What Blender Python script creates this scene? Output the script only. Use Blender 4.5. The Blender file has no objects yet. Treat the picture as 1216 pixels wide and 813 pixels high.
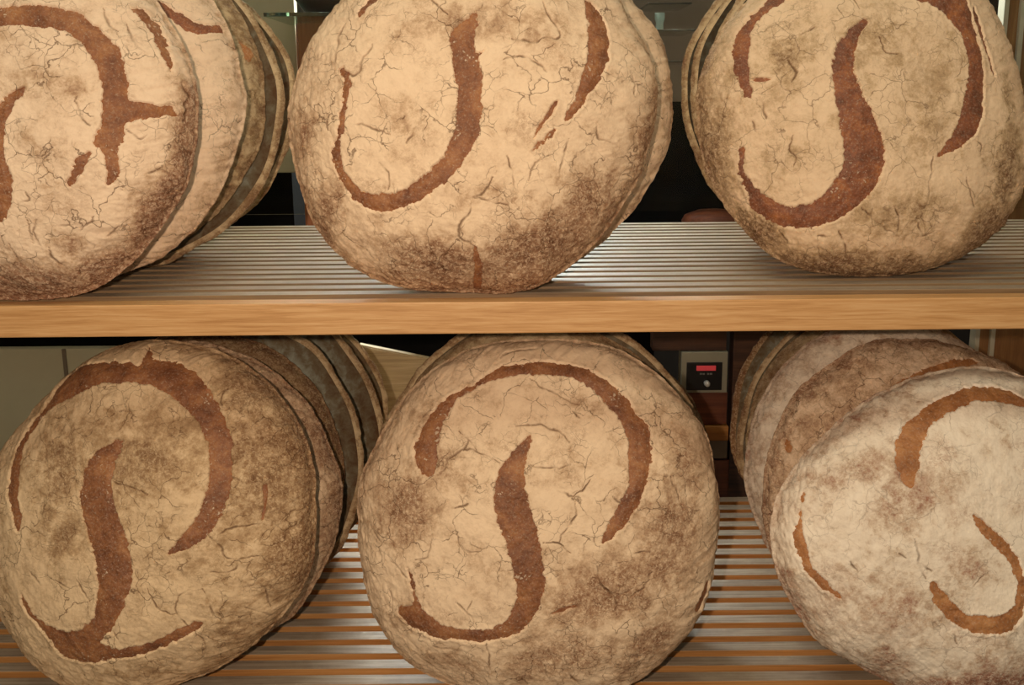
import bpy, bmesh, math, random
import numpy as np
from mathutils import Vector, Matrix, Euler
from bpy_extras.object_utils import world_to_camera_view

random.seed(4)
sc = bpy.context.scene
COL = sc.collection

# ------------------------------------------------------------------ camera
IW, IH, F = 1216, 813, 1180.0
PX, PY = 608.0, 357.0
TH = math.atan((357 - 115) / F)
ROLL = math.radians(0.50)
CAM = np.array([0.0, -0.82, 0.1689])
SHELF_W = 0.5253          # depth of each shelf
GAP = 0.3981              # upper shelf top above lower shelf top
cam_d = bpy.data.cameras.new('camera')
cam_d.sensor_width = 36.0
cam_d.lens = F / IW * 36.0
cam_d.shift_y = (PY - IH / 2) / IW
cam_d.clip_start = 0.01
cam = bpy.data.objects.new('camera', cam_d)
COL.objects.link(cam)
rot = Euler((math.pi / 2 - TH, 0, 0)).to_matrix() @ Matrix.Rotation(-ROLL, 3, 'Z')
cam.matrix_world = Matrix.Translation(Vector(CAM)) @ rot.to_4x4()
sc.camera = cam
RM = np.array(rot)


def ray(x, y):
    d = np.array([(x - PX) / F, -(y - PY) / F, -1.0])
    return RM @ d


def at(x, y, Y):
    """point at depth Y seen at photo position x, y"""
    d = ray(x, y)
    return CAM + d * ((Y - CAM[1]) / d[1])


# ------------------------------------------------------------------ helpers
def link(name, me, mat=None, parent=None):
    o = bpy.data.objects.new(name, me)
    COL.objects.link(o)
    if mat is not None:
        for m in (mat if isinstance(mat, (list, tuple)) else [mat]):
            me.materials.append(m)
    if parent is not None:
        o.parent = parent
    return o


def tag(o, label, cat, group=None):
    o['label'] = label
    o['category'] = cat
    if group:
        o['group'] = group
    return o


def empty(name, loc, label, cat, group=None):
    o = bpy.data.objects.new(name, None)
    o.empty_display_size = 0.02
    COL.objects.link(o)
    o.location = loc
    return tag(o, label, cat, group)


def boxes_mesh(name, boxes, bevel=0.0, seg=2):
    bm = bmesh.new()
    for (x0, y0, z0, x1, y1, z1) in boxes:
        r = bmesh.ops.create_cube(bm, size=1.0)
        for v in r['verts']:
            v.co = Vector(((x0 + x1) / 2 + v.co.x * (x1 - x0),
                           (y0 + y1) / 2 + v.co.y * (y1 - y0),
                           (z0 + z1) / 2 + v.co.z * (z1 - z0)))
    if bevel > 0:
        bmesh.ops.bevel(bm, geom=bm.edges[:], offset=bevel, segments=seg, affect='EDGES', profile=0.6)
    me = bpy.data.meshes.new(name)
    bm.to_mesh(me)
    bm.free()
    return me


def lathe_mesh(name, prof, n=40):
    """prof: list of (r, z)"""
    bm = bmesh.new()
    rings = []
    for r, z in prof:
        rings.append([bm.verts.new((r * math.cos(2 * math.pi * k / n), r * math.sin(2 * math.pi * k / n), z)) for k in range(n)])
    for a, b in zip(rings[:-1], rings[1:]):
        for k in range(n):
            bm.faces.new((a[k], a[(k + 1) % n], b[(k + 1) % n], b[k]))
    bm.faces.new(rings[0][::-1])
    bm.faces.new(rings[-1])
    for f in bm.faces:
        f.smooth = True
    me = bpy.data.meshes.new(name)
    bm.to_mesh(me)
    bm.free()
    return me


# ------------------------------------------------------------------ materials
class NT:
    def __init__(self, name):
        self.m = bpy.data.materials.new(name)
        self.m.use_nodes = True
        self.t = self.m.node_tree
        self.b = self.t.nodes['Principled BSDF']

    def n(self, typ, **kw):
        nd = self.t.nodes.new(typ)
        for k, v in kw.items():
            if k.startswith('_'):
                setattr(nd, k[1:], v)
            else:
                key = int(k[1:]) if (k[0] == 'i' and k[1:].isdigit()) else k
                if isinstance(v, bpy.types.NodeSocket):
                    self.t.links.new(v, nd.inputs[key])
                else:
                    nd.inputs[key].default_value = v
        return nd

    def math(self, op, a, b=None, clamp=False):
        nd = self.n('ShaderNodeMath', _operation=op, _use_clamp=clamp)
        for i, v in enumerate((a, b)):
            if v is None:
                continue
            if isinstance(v, bpy.types.NodeSocket):
                self.t.links.new(v, nd.inputs[i])
            else:
                nd.inputs[i].default_value = v
        return nd.outputs[0]

    def ramp(self, fac, stops, interp='LINEAR'):
        nd = self.n('ShaderNodeValToRGB')
        self.t.links.new(fac, nd.inputs[0])
        cr = nd.color_ramp
        cr.interpolation = interp
        while len(cr.elements) > 1:
            cr.elements.remove(cr.elements[-1])
        for i, (p, c) in enumerate(stops):
            e = cr.elements[0] if i == 0 else cr.elements.new(p)
            e.position = p
            e.color = (c, c, c, 1) if isinstance(c, (int, float)) else (*c, 1)
        return nd.outputs[0]

    def mix(self, fac, a, b):
        nd = self.n('ShaderNodeMix', _data_type='RGBA')
        for k, v in ((0, fac), (6, a), (7, b)):
            if isinstance(v, bpy.types.NodeSocket):
                self.t.links.new(v, nd.inputs[k])
            elif k == 0:
                nd.inputs[k].default_value = v
            else:
                nd.inputs[k].default_value = (*v, 1)
        return nd.outputs[2]

    def noise(self, vec, scale, detail=4, rough=0.55, dist=0.0):
        nd = self.n('ShaderNodeTexNoise', Scale=scale, Detail=detail, Roughness=rough, Distortion=dist)
        if vec is not None:
            self.t.links.new(vec, nd.inputs['Vector'])
        return nd.outputs['Fac']

    def coord(self):
        return self.n('ShaderNodeTexCoord').outputs['Object']

    def mapping(self, vec, scale=(1, 1, 1), loc=(0, 0, 0), rot=(0, 0, 0)):
        nd = self.n('ShaderNodeMapping', Scale=scale, Location=loc, Rotation=rot)
        self.t.links.new(vec, nd.inputs['Vector'])
        return nd.outputs[0]

    def to(self, sock, val):
        if isinstance(val, bpy.types.NodeSocket):
            self.t.links.new(val, self.b.inputs[sock])
        else:
            self.b.inputs[sock].default_value = val

    def bump(self, h, strength=0.5, dist=0.001):
        nd = self.n('ShaderNodeBump', Strength=strength, Distance=dist)
        self.t.links.new(h, nd.inputs['Height'])
        self.t.links.new(nd.outputs[0], self.b.inputs['Normal'])


def srgb(r, g, b):
    f = lambda c: (c / 255 / 12.92) if c / 255 <= 0.04045 else ((c / 255 + 0.055) / 1.055) ** 2.4
    return (f(r), f(g), f(b))


def plain(name, col, rough=0.6, metallic=0.0, var=0.25, scale=14.0, stretch=(1, 1, 1)):
    m = NT(name)
    n = m.noise(m.mapping(m.coord(), stretch), scale, 5, 0.6)
    dark = tuple(c * (1 - var) for c in col)
    lite = tuple(min(1, c * (1 + var)) for c in col)
    m.to('Base Color', m.ramp(n, [(0.3, dark), (0.7, lite)]))
    m.to('Roughness', rough)
    m.to('Metallic', metallic)
    return m.m


def wood(name, c0, c1, c2, rough=0.5, grain=(1.2, 40, 40), seed=0.0, spec=0.4):
    m = NT(name)
    co = m.mapping(m.coord(), grain, (seed, seed * 2.3, seed * 0.7))
    n1 = m.noise(co, 5.0, 6, 0.6, 0.6)
    n2 = m.noise(m.mapping(m.coord(), (grain[0] * 3, grain[1] * 4, grain[2] * 4)), 6.0, 3, 0.6)
    f = m.math('ADD', m.math('MULTIPLY', n1, 0.65), m.math('MULTIPLY', n2, 0.35))
    m.to('Base Color', m.ramp(f, [(0.33, c0), (0.5, c1), (0.66, c2)]))
    m.to('Roughness', rough)
    m.to('Specular IOR Level', spec)
    m.bump(f, 0.25, 0.001)
    return m.m


def crust_mat(name, flour, tan, bark, dark, bias=0.0, contrast=1.0, seed=0.0, crackle=1.0):
    m = NT(name)
    co = m.mapping(m.coord(), (1, 1, 1), (seed, seed * 1.7, seed * 0.3))
    at_bran = m.n('ShaderNodeAttribute', _attribute_name='bran').outputs['Fac']
    at_crack = m.n('ShaderNodeAttribute', _attribute_name='crack').outputs['Fac']
    n0 = m.noise(co, 17, 5, 0.6, 0.4)
    n1 = m.noise(co, 60, 6, 0.65, 0.3)
    n2 = m.noise(co, 230, 5, 0.7, 0.6)
    n3 = m.noise(co, 720, 3, 0.7)
    # coverage of bare crust showing through the flour
    f = m.math('MULTIPLY', m.math('SUBTRACT', n0, 0.5), 0.80 * contrast)
    f = m.math('ADD', f, m.math('MULTIPLY', m.math('SUBTRACT', n1, 0.5), 1.2 * contrast))
    f = m.math('ADD', f, m.math('MULTIPLY', m.math('SUBTRACT', n2, 0.5), 0.55 * contrast))
    f = m.math('ADD', f, m.math('MULTIPLY', m.math('SUBTRACT', n3, 0.5), 0.30 * contrast))
    grain = m.noise(co, 130, 6, 0.72, 0.5)
    gmod = m.ramp(grain, [(0.36, 0.45), (0.62, 1.35)])
    gmod = m.math('ADD', m.math('MULTIPLY', gmod, 1.0), 0.0)
    f = m.math('ADD', f, m.math('MULTIPLY', m.math('MULTIPLY', at_bran, gmod), 0.90))
    f = m.math('ADD', f, 0.14 + bias)
    base = m.ramp(f, [(0.05, flour), (0.27, tuple(0.72 * a + 0.28 * b for a, b in zip(flour, tan))),
                      (0.47, tan), (0.74, bark), (1.0, dark)])
    sm = m.math('MULTIPLY', m.ramp(m.noise(m.mapping(co, (1, 1, 1), (7, 3, 1)), 26, 5, 0.65, 0.6), [(0.50, 0.0), (0.66, 0.7)]),
                m.ramp(m.noise(co, 300, 5, 0.8, 0.8), [(0.42, 0.0), (0.58, 1.0)]))
    base = m.mix(sm, base, tuple(0.55 * a + 0.45 * b for a, b in zip(tan, bark)))
    fleck = m.ramp(m.noise(co, 300, 5, 0.8, 0.8), [(0.49, 0.0), (0.56, 0.85)])
    fleck = m.math('MULTIPLY', fleck, m.ramp(at_bran, [(0.1, 0.0), (0.5, 0.85)]))
    base = m.mix(fleck, base, tuple(0.8 * a + 0.2 * b for a, b in zip(flour, tan)))
    # scaly scatter where the crust is bare
    vs = m.n('ShaderNodeTexVoronoi', _feature='F1', Scale=420.0)
    wob = m.n('ShaderNodeTexNoise', Scale=90.0, Detail=2.0)
    m.t.links.new(co, wob.inputs['Vector'])
    wv = m.n('ShaderNodeVectorMath', _operation='MULTIPLY_ADD')
    m.t.links.new(wob.outputs['Color'], wv.inputs[0])
    wv.inputs[1].default_value = (0.012, 0.012, 0.012)
    m.t.links.new(co, wv.inputs[2])
    m.t.links.new(wv.outputs[0], vs.inputs['Vector'])
    scale_f = m.math('MULTIPLY', m.ramp(vs.outputs['Distance'], [(0.15, 0.0), (0.65, 1.0)]),
                     m.ramp(m.math('ADD', at_bran, m.math('SUBTRACT', n1, 0.5)), [(0.15, 0.0), (0.6, 0.55)]))
    base = m.mix(scale_f, base, bark)
    # network of fine drying cracks
    wob2 = m.n('ShaderNodeTexNoise', Scale=55.0, Detail=4.0)
    m.t.links.new(co, wob2.inputs['Vector'])
    wv2 = m.n('ShaderNodeVectorMath', _operation='MULTIPLY_ADD')
    m.t.links.new(wob2.outputs['Color'], wv2.inputs[0])
    wv2.inputs[1].default_value = (0.022, 0.022, 0.022)
    m.t.links.new(co, wv2.inputs[2])
    lines = []
    for scl, w, lo, hi, sd in ((34.0, 0.014, 0.46, 0.56, 0.0), (85.0, 0.026, 0.50, 0.60, 3.0)):
        vd = m.n('ShaderNodeTexVoronoi', _feature='DISTANCE_TO_EDGE', Scale=scl)
        m.t.links.new(wv2.outputs[0], vd.inputs['Vector'])
        ln = m.ramp(vd.outputs['Distance'], [(w * 0.35, 1.0), (w, 0.0)])
        msk = m.noise(m.mapping(co, (1, 1, 1), (sd + 5, sd, 0)), 26.0, 3, 0.6)
        lines.append(m.math('MULTIPLY', ln, m.ramp(msk, [(lo, 0.0), (hi, 0.85)])))
    cr = m.math('MULTIPLY', m.math('MAXIMUM', lines[0], m.math('MULTIPLY', lines[1], 0.8)), crackle)
    cr = m.math('MAXIMUM', cr, at_crack, True)
    base = m.mix(m.math('MULTIPLY', cr, 0.8), base, srgb(92, 58, 32))
    m.to('Base Color', base)
    m.to('Roughness', 0.85)
    m.to('Specular IOR Level', 0.18)
    h = m.math('ADD', m.math('MULTIPLY', n2, 0.8), m.math('MULTIPLY', n3, 0.5))
    h = m.math('SUBTRACT', h, m.math('MULTIPLY', cr, 0.9))
    h = m.math('SUBTRACT', h, m.math('MULTIPLY', scale_f, 0.7))
    m.bump(h, 0.55, 0.0011)
    return m.m


def score_mat(name, a, b, c, fleck=0.60, seed=0.0):
    m = NT(name)
    co = m.mapping(m.coord(), (1, 1, 1), (seed, -seed, 0.2))
    n1 = m.noise(co, 45, 6, 0.65, 0.4)
    n2 = m.noise(co, 330, 4, 0.6)
    f = m.math('ADD', m.math('MULTIPLY', n1, 0.72), m.math('MULTIPLY', n2, 0.28))
    base = m.ramp(f, [(0.36, a), (0.5, b), (0.64, c)])
    vo = m.n('ShaderNodeTexVoronoi', _feature='F1', Scale=240.0)
    wvn = m.n('ShaderNodeTexNoise', Scale=120.0, Detail=3.0)
    m.t.links.new(co, wvn.inputs['Vector'])
    wvm = m.n('ShaderNodeVectorMath', _operation='MULTIPLY_ADD')
    m.t.links.new(wvn.outputs['Color'], wvm.inputs[0])
    wvm.inputs[1].default_value = (0.012, 0.012, 0.012)
    m.t.links.new(co, wvm.inputs[2])
    m.t.links.new(wvm.outputs[0], vo.inputs['Vector'])
    patch = m.noise(co, 34, 3, 0.6)
    fl = m.ramp(m.math('ADD', m.math('SUBTRACT', 0.30, vo.outputs['Distance']), m.math('MULTIPLY', m.math('SUBTRACT', patch, fleck), 1.6)),
                [(0.07, 0.0), (0.14, 0.8)])
    dust = m.ramp(m.noise(co, 560, 4, 0.75), [(0.52, 0.0), (0.72, 0.5)])
    fl = m.math('MAXIMUM', fl, dust, True)
    base = m.mix(fl, base, srgb(214, 186, 158))
    m.to('Base Color', base)
    m.to('Roughness', 0.55)
    m.to('Specular IOR Level', 0.35)
    m.bump(m.math('ADD', n2, m.math('MULTIPLY', fl, 0.5)), 0.6, 0.0012)
    return m.m


def base_mat(name='bottom_crust_grey_flour', k=1.0):
    m = NT(name)
    co = m.coord()
    n0 = m.noise(co, 14, 5, 0.6, 0.3)
    n1 = m.noise(co, 90, 5, 0.65, 0.4)
    rim = m.n('ShaderNodeAttribute', _attribute_name='bran').outputs['Fac']
    f = m.math('ADD', m.math('MULTIPLY', n0, 0.5), m.math('MULTIPLY', n1, 0.5))
    f = m.math('ADD', f, m.math('MULTIPLY', rim, 0.22))
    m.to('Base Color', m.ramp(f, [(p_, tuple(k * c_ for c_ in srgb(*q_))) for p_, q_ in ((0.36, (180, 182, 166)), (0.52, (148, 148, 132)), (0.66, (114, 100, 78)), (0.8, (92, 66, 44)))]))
    m.to('Roughness', 0.9)
    m.to('Specular IOR Level', 0.15)
    m.bump(n1, 0.4, 0.001)
    return m.m


# ------------------------------------------------------------------ noise for shapes
def vnoise(x, y, freq, seed):
    xs, ys = x * freq + seed * 17.3, y * freq - seed * 9.1
    xi, yi = np.floor(xs).astype(np.int64), np.floor(ys).astype(np.int64)
    fx, fy = xs - xi, ys - yi
    fx = fx * fx * (3 - 2 * fx)
    fy = fy * fy * (3 - 2 * fy)

    def h(a, b):
        n = (a * 374761393 + b * 668265263 + int(seed * 1013) * 362437) & 0x7fffffff
        n = ((n ^ (n >> 13)) * 1274126177) & 0x7fffffff
        n = n ^ (n >> 16)
        return (n & 0xffff) / 65535.0
    a = h(xi, yi) * (1 - fx) + h(xi + 1, yi) * fx
    b = h(xi, yi + 1) * (1 - fx) + h(xi + 1, yi + 1) * fx
    return a * (1 - fy) + b * fy - 0.5


def fbm(x, y, freq, seed, octs=4, gain=0.5):
    s, a = 0.0, 1.0
    for o in range(octs):
        s = s + a * vnoise(x, y, freq * 2 ** o, seed + o * 3.7)
        a *= gain
    return s


def catmull(pts, per=6, closed=True):
    P = np.array(pts, float)
    n = len(P)
    out = []
    rng = range(n) if closed else range(n - 1)
    for i in rng:
        if closed:
            p0, p1, p2, p3 = P[(i - 1) % n], P[i], P[(i + 1) % n], P[(i + 2) % n]
        else:
            p0, p1, p2, p3 = P[max(i - 1, 0)], P[i], P[i + 1], P[min(i + 2, n - 1)]
        for k in range(per):
            t = k / per
            out.append(0.5 * (2 * p1 + (p2 - p0) * t + (2 * p0 - 5 * p1 + 4 * p2 - p3) * t * t + (3 * p1 - p0 - 3 * p2 + p3) * t ** 3))
    if not closed:
        out.append(P[-1])
    return np.array(out)


def seg_dist(x, y, poly, closed):
    d2 = np.full(x.shape, 1e9)
    n = len(poly)
    for i in range(n if closed else n - 1):
        ax, ay = poly[i]
        bx, by = poly[(i + 1) % n]
        dx, dy = bx - ax, by - ay
        L = dx * dx + dy * dy + 1e-14
        t = np.clip(((x - ax) * dx + (y - ay) * dy) / L, 0, 1)
        d2 = np.minimum(d2, (x - ax - t * dx) ** 2 + (y - ay - t * dy) ** 2)
    return np.sqrt(d2)


def inside(x, y, poly):
    r = np.zeros(x.shape, bool)
    n = len(poly)
    for i in range(n):
        ax, ay = poly[i]
        bx, by = poly[(i + 1) % n]
        c = ((ay > y) != (by > y))
        with np.errstate(divide='ignore', invalid='ignore'):
            xi = (bx - ax) * (y - ay) / (by - ay + 1e-15) + ax
        r ^= c & (x < xi)
    return r


def sdf(x, y, poly, margin=0.012):
    """signed distance, + inside; only evaluated near the polygon"""
    out = np.full(x.shape, -1.0)
    lo, hi = poly.min(0) - margin, poly.max(0) + margin
    m = (x > lo[0]) & (x < hi[0]) & (y > lo[1]) & (y < hi[1])
    if m.any():
        d = seg_dist(x[m], y[m], poly, True)
        out[m] = np.where(inside(x[m], y[m], poly), d, -d)
    return out


# ------------------------------------------------------------------ the loaf
HD = 0.074          # height of a loaf's dome above its flat bottom
ZW = 0.0050          # height at which a loaf is widest
PN, PM = 2.35, 1.9  # dome profile exponents


def profile(n_top, PN=PN, PM=PM):
    """(rho, z, s) rows from the dome centre over the shoulder to the bottom edge"""
    t = np.linspace(0, math.pi / 2, 400)
    rho = np.sin(t) ** (2 / PN)
    z = ZW + (HD - ZW) * np.cos(t) ** (2 / PM)
    u = np.linspace(0, 1, 60)[1:]
    rho2 = 1 - 0.030 * u ** 3
    z2 = ZW * (1 - u) + 0.0 * u
    rho, z = np.concatenate([rho, rho2]), np.concatenate([z, z2])
    rho = rho * (0.984 + 0.016 * np.exp(-((z - 0.0030) / 0.0024) ** 2))
    d = np.sqrt(np.diff(rho * 0.155) ** 2 + np.diff(z) ** 2)
    s = np.concatenate([[0], np.cumsum(d)])
    si = np.linspace(0.0004, s[-1], n_top)
    return np.interp(si, s, rho), np.interp(si, s, z), si / s[-1]


def dome_z(rho, PN=PN, PM=PM):
    r = np.clip(rho, 0, 1)
    return ZW + (HD - ZW) * (1 - r ** PN) ** (1 / PM)


class Loaf:
    def __init__(self, seed, R=0.155, ang=None, rad=None):
        self.seed, self.R = seed, R
        self.pn, self.pm, self.pale = PN, PM, 0.6
        self.ang = ang
        self.rad = rad
        self.scores, self.cracks, self.bran = [], [], []

    def radius(self, phi):
        if self.rad is not None:
            base = np.interp(phi % (2 * math.pi), self.ang, self.rad, period=2 * math.pi)
        else:
            base = self.R * (1 + 0.012 * np.sin(2 * phi + self.seed) + 0.010 * np.sin(3 * phi + 2.1 * self.seed) + 0.006 * np.sin(5 * phi + 1.3 * self.seed)
                             + 0.005 * np.sin(8 * phi + 0.7 * self.seed) + 0.004 * np.sin(13 * phi + 1.9 * self.seed))
        return base

    def height(self, x, y):
        r = np.hypot(x, y)
        ph = np.arctan2(y, x)
        return dome_z(r / self.radius(ph), self.pn, self.pm)

    def meshes(self, n_r, n_p):
        rho, z, s = profile(n_r, self.pn, self.pm)
        phi = np.linspace(0, 2 * math.pi, n_p, endpoint=False)
        R = self.radius(phi)
        x = rho[:, None] * (R * np.cos(phi))[None]
        y = rho[:, None] * (R * np.sin(phi))[None]
        z = np.repeat(z[:, None], n_p, 1)
        # smooth surface normal of the undisturbed shape (in profile plane)
        drho, dz = np.gradient(rho), np.gradient(z[:, 0])
        nl = np.hypot(drho * self.R, dz) + 1e-12
        nr, nz = -dz / nl, drho * self.R / nl
        sd_ = self.seed
        amp = np.clip((s[:, None] - 0.02) * 6, 0, 1)
        edge = np.clip((1 - s[:, None]) * 14, 0, 1)          # keep the bottom edge tidy
        disp = 0.0050 * fbm(x, y, 16, sd_, 3) * amp * edge
        wr = np.clip((s[:, None] - 0.55) / 0.4, 0, 1)
        disp += (0.0008 + 0.0011 * wr) * fbm(x + z * 0.8, y + z * 0.5, 150, sd_ + 5, 4, 0.6) * amp * (0.25 + 0.75 * edge)
        arc = phi[None] * self.R
        disp += 0.0022 * wr * fbm(np.cos(arc / self.R) + z * 3, np.sin(arc / self.R) + s[:, None], 9, sd_ + 9, 3) * edge
        crack = np.zeros_like(x)
        bran = np.zeros_like(x)
        for (cx, cy, rx, ry, a, st) in self.bran:
            dx, dy = x - cx, y - cy
            c_, s_ = math.cos(a), math.sin(a)
            q = ((dx * c_ + dy * s_) / rx) ** 2 + ((-dx * s_ + dy * c_) / ry) ** 2
            bran = np.maximum(bran, st * np.exp(-q * 1.1)) if st > 0 else bran + st * np.exp(-q)
        bran = bran + 0.35 * np.clip((s[:, None] - 0.80) / 0.16, 0, 1)
        bran = bran - self.pale * np.clip((s[:, None] - 0.978) / 0.008, 0, 1)
        bran = np.clip(bran, -0.5, 1)
        jx = 0.0012 * fbm(x, y, 120, sd_ + 21, 3)
        jy = 0.0012 * fbm(x, y, 120, sd_ + 31, 3)
        for (poly, w) in self.cracks:
            lo, hi = poly.min(0) - 0.006, poly.max(0) + 0.006
            m = (x > lo[0]) & (x < hi[0]) & (y > lo[1]) & (y < hi[1]) & (s[:, None] < 0.9)
            if not m.any():
                continue
            xm, ym = x[m] + 2.2 * jx[m], y[m] + 2.2 * jy[m]
            nseg = len(poly) - 1
            g = np.zeros(xm.shape)
            for q in range(nseg):
                wq = w * (0.45 + 0.75 * math.sin(math.pi * (q + 0.5) / nseg))
                dq = seg_dist(xm, ym, poly[q:q + 2], False)
                g = np.maximum(g, np.clip(1.25 - dq / wq, 0, 1))
            g = g * np.clip(0.75 + 1.6 * vnoise(xm, ym, 160, sd_ + 61), 0.15, 1)
            crack[m] = np.maximum(crack[m], g)
            disp[m] -= 0.0012 * g
        sds = []
        for (poly, fine) in self.scores:
            e = sdf(x, y, poly)
            near = e > -0.9
            jag = 0.0024 * fbm(x, y, 170, sd_ + 41, 4, 0.7) if fine > 0 else 0
            e = np.where(near, e + jag * fine, e)
            e = np.where(z < ZW + 0.004, -1, e)
            sds.append(e)
            g = np.clip(e / 0.0016 + 0.5, 0, 1)
            lip = np.exp(-((e + 0.0016) / 0.0016) ** 2)
            disp = disp - 0.0024 * g * g * (3 - 2 * g) + 0.0004 * lip
        X = x + disp * nr[:, None] * np.cos(phi)[None]
        Y = y + disp * nr[:, None] * np.sin(phi)[None]
        Z = z + disp * nz[:, None]

        def build(name, vx, vy, vz, faces, attrs):
            me = bpy.data.meshes.new(name)
            nv = vx.size
            me.vertices.add(nv)
            me.vertices.foreach_set('co', np.stack([vx.ravel(), vy.ravel(), vz.ravel()], 1).ravel().astype(np.float32))
            nf = len(faces)
            me.loops.add(nf * 4)
            me.loops.foreach_set('vertex_index', faces.ravel().astype(np.int32))
            me.polygons.add(nf)
            me.polygons.foreach_set('loop_start', np.arange(0, nf * 4, 4, dtype=np.int32))
            me.polygons.foreach_set('use_smooth', np.ones(nf, bool))
            for k, v in attrs.items():
                a = me.attributes.new(k, 'FLOAT', 'POINT')
                a.data.foreach_set('value', v.ravel().astype(np.float32))
            me.update(calc_edges=True)
            me.validate()
            return me

        i = np.arange(n_r - 1)[:, None]
        j = np.arange(n_p)[None]
        jn = (j + 1) % n_p
        fc = np.stack([i * n_p + j, (i + 1) * n_p + j, (i + 1) * n_p + jn, i * n_p + jn], 2).reshape(-1, 4)
        # centre fan as degenerate-free quads: add a centre vertex
        cz = Z[0].mean()
        vx, vy, vz = np.append(X.ravel(), 0), np.append(Y.ravel(), 0), np.append(Z.ravel(), cz)
        c = n_r * n_p
        jj = np.arange(0, n_p, 2)
        fan = np.stack([np.full(jj.shape, c), jj, (jj + 1) % n_p, (jj + 2) % n_p], 1)
        crust = build('bread_loaf', vx, vy, vz, np.concatenate([fc, fan]),
                      {'bran': np.append(bran.ravel(), bran[0].mean()), 'crack': np.append(crack.ravel(), 0)})
        # flat bottom crust
        nb = 14
        rb = np.linspace(1, 0.02, nb)
        bx, by = rb[:, None] * X[-1][None], rb[:, None] * Y[-1][None]
        bz = Z[-1][None] * (rb[:, None] > 0.999) + np.where(rb[:, None] > 0.999, 0, 0.0012 * fbm(bx, by, 30, sd_ + 3, 3)) + 0.0035 * np.clip((1 - rb[:, None]) * 6, 0, 1)
        bi = np.arange(nb - 1)[:, None]
        fb = np.stack([bi * n_p + j, (bi + 1) * n_p + j, (bi + 1) * n_p + jn, bi * n_p + jn], 2).reshape(-1, 4)
        cb = nb * n_p
        o0 = (nb - 1) * n_p
        fanb = np.stack([np.full(jj.shape, cb), o0 + jj, o0 + (jj + 1) % n_p, o0 + (jj + 2) % n_p], 1)
        rimw = np.repeat(np.clip((rb[:, None] - 0.78) / 0.2, 0, 1), n_p, 1)
        bottom = build('bottom_crust', np.append(bx.ravel(), 0), np.append(by.ravel(), 0), np.append(bz.ravel(), 0.004),
                       np.concatenate([fb, fanb]), {'bran': np.append(rimw.ravel(), 0)})
        # the opened slashes: rough brown strips sunk between the flour edges
        parts = []
        for e in sds:
            keep_v = e > -0.0030
            if not keep_v.any():
                parts.append(None)
                continue
            fl = keep_v.ravel()
            fm = fl[fc].all(1)
            fs = fc[fm]
            ids, inv = np.unique(fs, return_inverse=True)
            inv = inv.reshape(-1, 4)
            er = e.ravel()[ids]
            off = -0.0012 + 0.0008 * np.clip(er / 0.006, 0, 1) + 0.0011 * fbm(x.ravel()[ids], y.ravel()[ids], 180, sd_ + 51, 3)
            base0 = (disp * 0).ravel()[ids]
            low = (0.0050 * fbm(x, y, 16, sd_, 3) * amp * edge).ravel()[ids]
            dd = low + off - 0.0022 * np.clip(-er / 0.0012, 0, 1.5)
            pr = np.repeat(nr[:, None], n_p, 1).ravel()[ids]
            pz = np.repeat(nz[:, None], n_p, 1).ravel()[ids]
            ph = np.repeat(phi[None], n_r, 0).ravel()[ids]
            parts.append(build('score_mark', x.ravel()[ids] + dd * pr * np.cos(ph), y.ravel()[ids] + dd * pr * np.sin(ph),
                               z.ravel()[ids] + dd * pz, inv, {}))
        return crust, bottom, parts


# ------------------------------------------------------------------ placing traced loaves
def frame(alpha, beta, gamma=0.0):
    """right, up, out axes of a loaf leaning back by alpha, turned by beta about the vertical, rolled in its row by gamma"""
    u = np.array([0, math.sin(alpha), math.cos(alpha)])
    n = np.array([0, -math.cos(alpha), math.sin(alpha)])
    r = np.array([1.0, 0, 0])
    cb, sb = math.cos(beta), math.sin(beta)
    Rz = np.array([[cb, -sb, 0], [sb, cb, 0], [0, 0, 1]])
    r, u, n = Rz @ r, Rz @ u, Rz @ n
    return r, u, n


def unproj_plane(px, P, n):
    d = ray(*px)
    return CAM + d * (np.dot(P - CAM, n) / np.dot(d, n))


def resting(outline_px, centre_px, alpha, beta, zs):
    """solve where a loaf whose rim is seen at outline_px rests with its lowest point on the shelf at zs"""
    r, u, n = frame(alpha, beta)

    def solve(Y):
        P = np.array([0.0, Y, zs])                      # rim plane through this point
        W = np.array([unproj_plane(p, P, n) for p in outline_px])
        return W, P
    lo, hi = -0.15, 0.5
    for _ in range(50):
        m = (lo + hi) / 2
        W, P = solve(m)
        if W[:, 2].min() < zs + 0.0005:
            hi = m
        else:
            lo = m
    W, P = solve(m)
    C = unproj_plane(centre_px, P, n)
    L = np.stack([(W - C) @ r, (W - C) @ u], 1)
    return C - n * ZW, r, u, n, L


def traced_loaf(seed, outline, centre, alpha, beta, zs, scale=1.0):
    C, r, u, n, L = resting(outline, centre, alpha, beta, zs)
    a = np.arctan2(L[:, 1], L[:, 0]) % (2 * math.pi)
    q = np.hypot(L[:, 0], L[:, 1])
    o = np.argsort(a)
    a, q = a[o], q[o]
    g = np.linspace(0, 2 * math.pi, 360, endpoint=False)
    rad = np.interp(g, a, q, period=2 * math.pi)
    k = np.exp(-(np.arange(-8, 9) / 3.2) ** 2)
    rad = np.convolve(np.concatenate([rad[-8:], rad, rad[:8]]), k / k.sum(), 'valid')
    lf = Loaf(seed, float(rad.mean()), g, rad)
    lf.C, lf.r, lf.u, lf.n = C, r, u, n
    return lf


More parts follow.
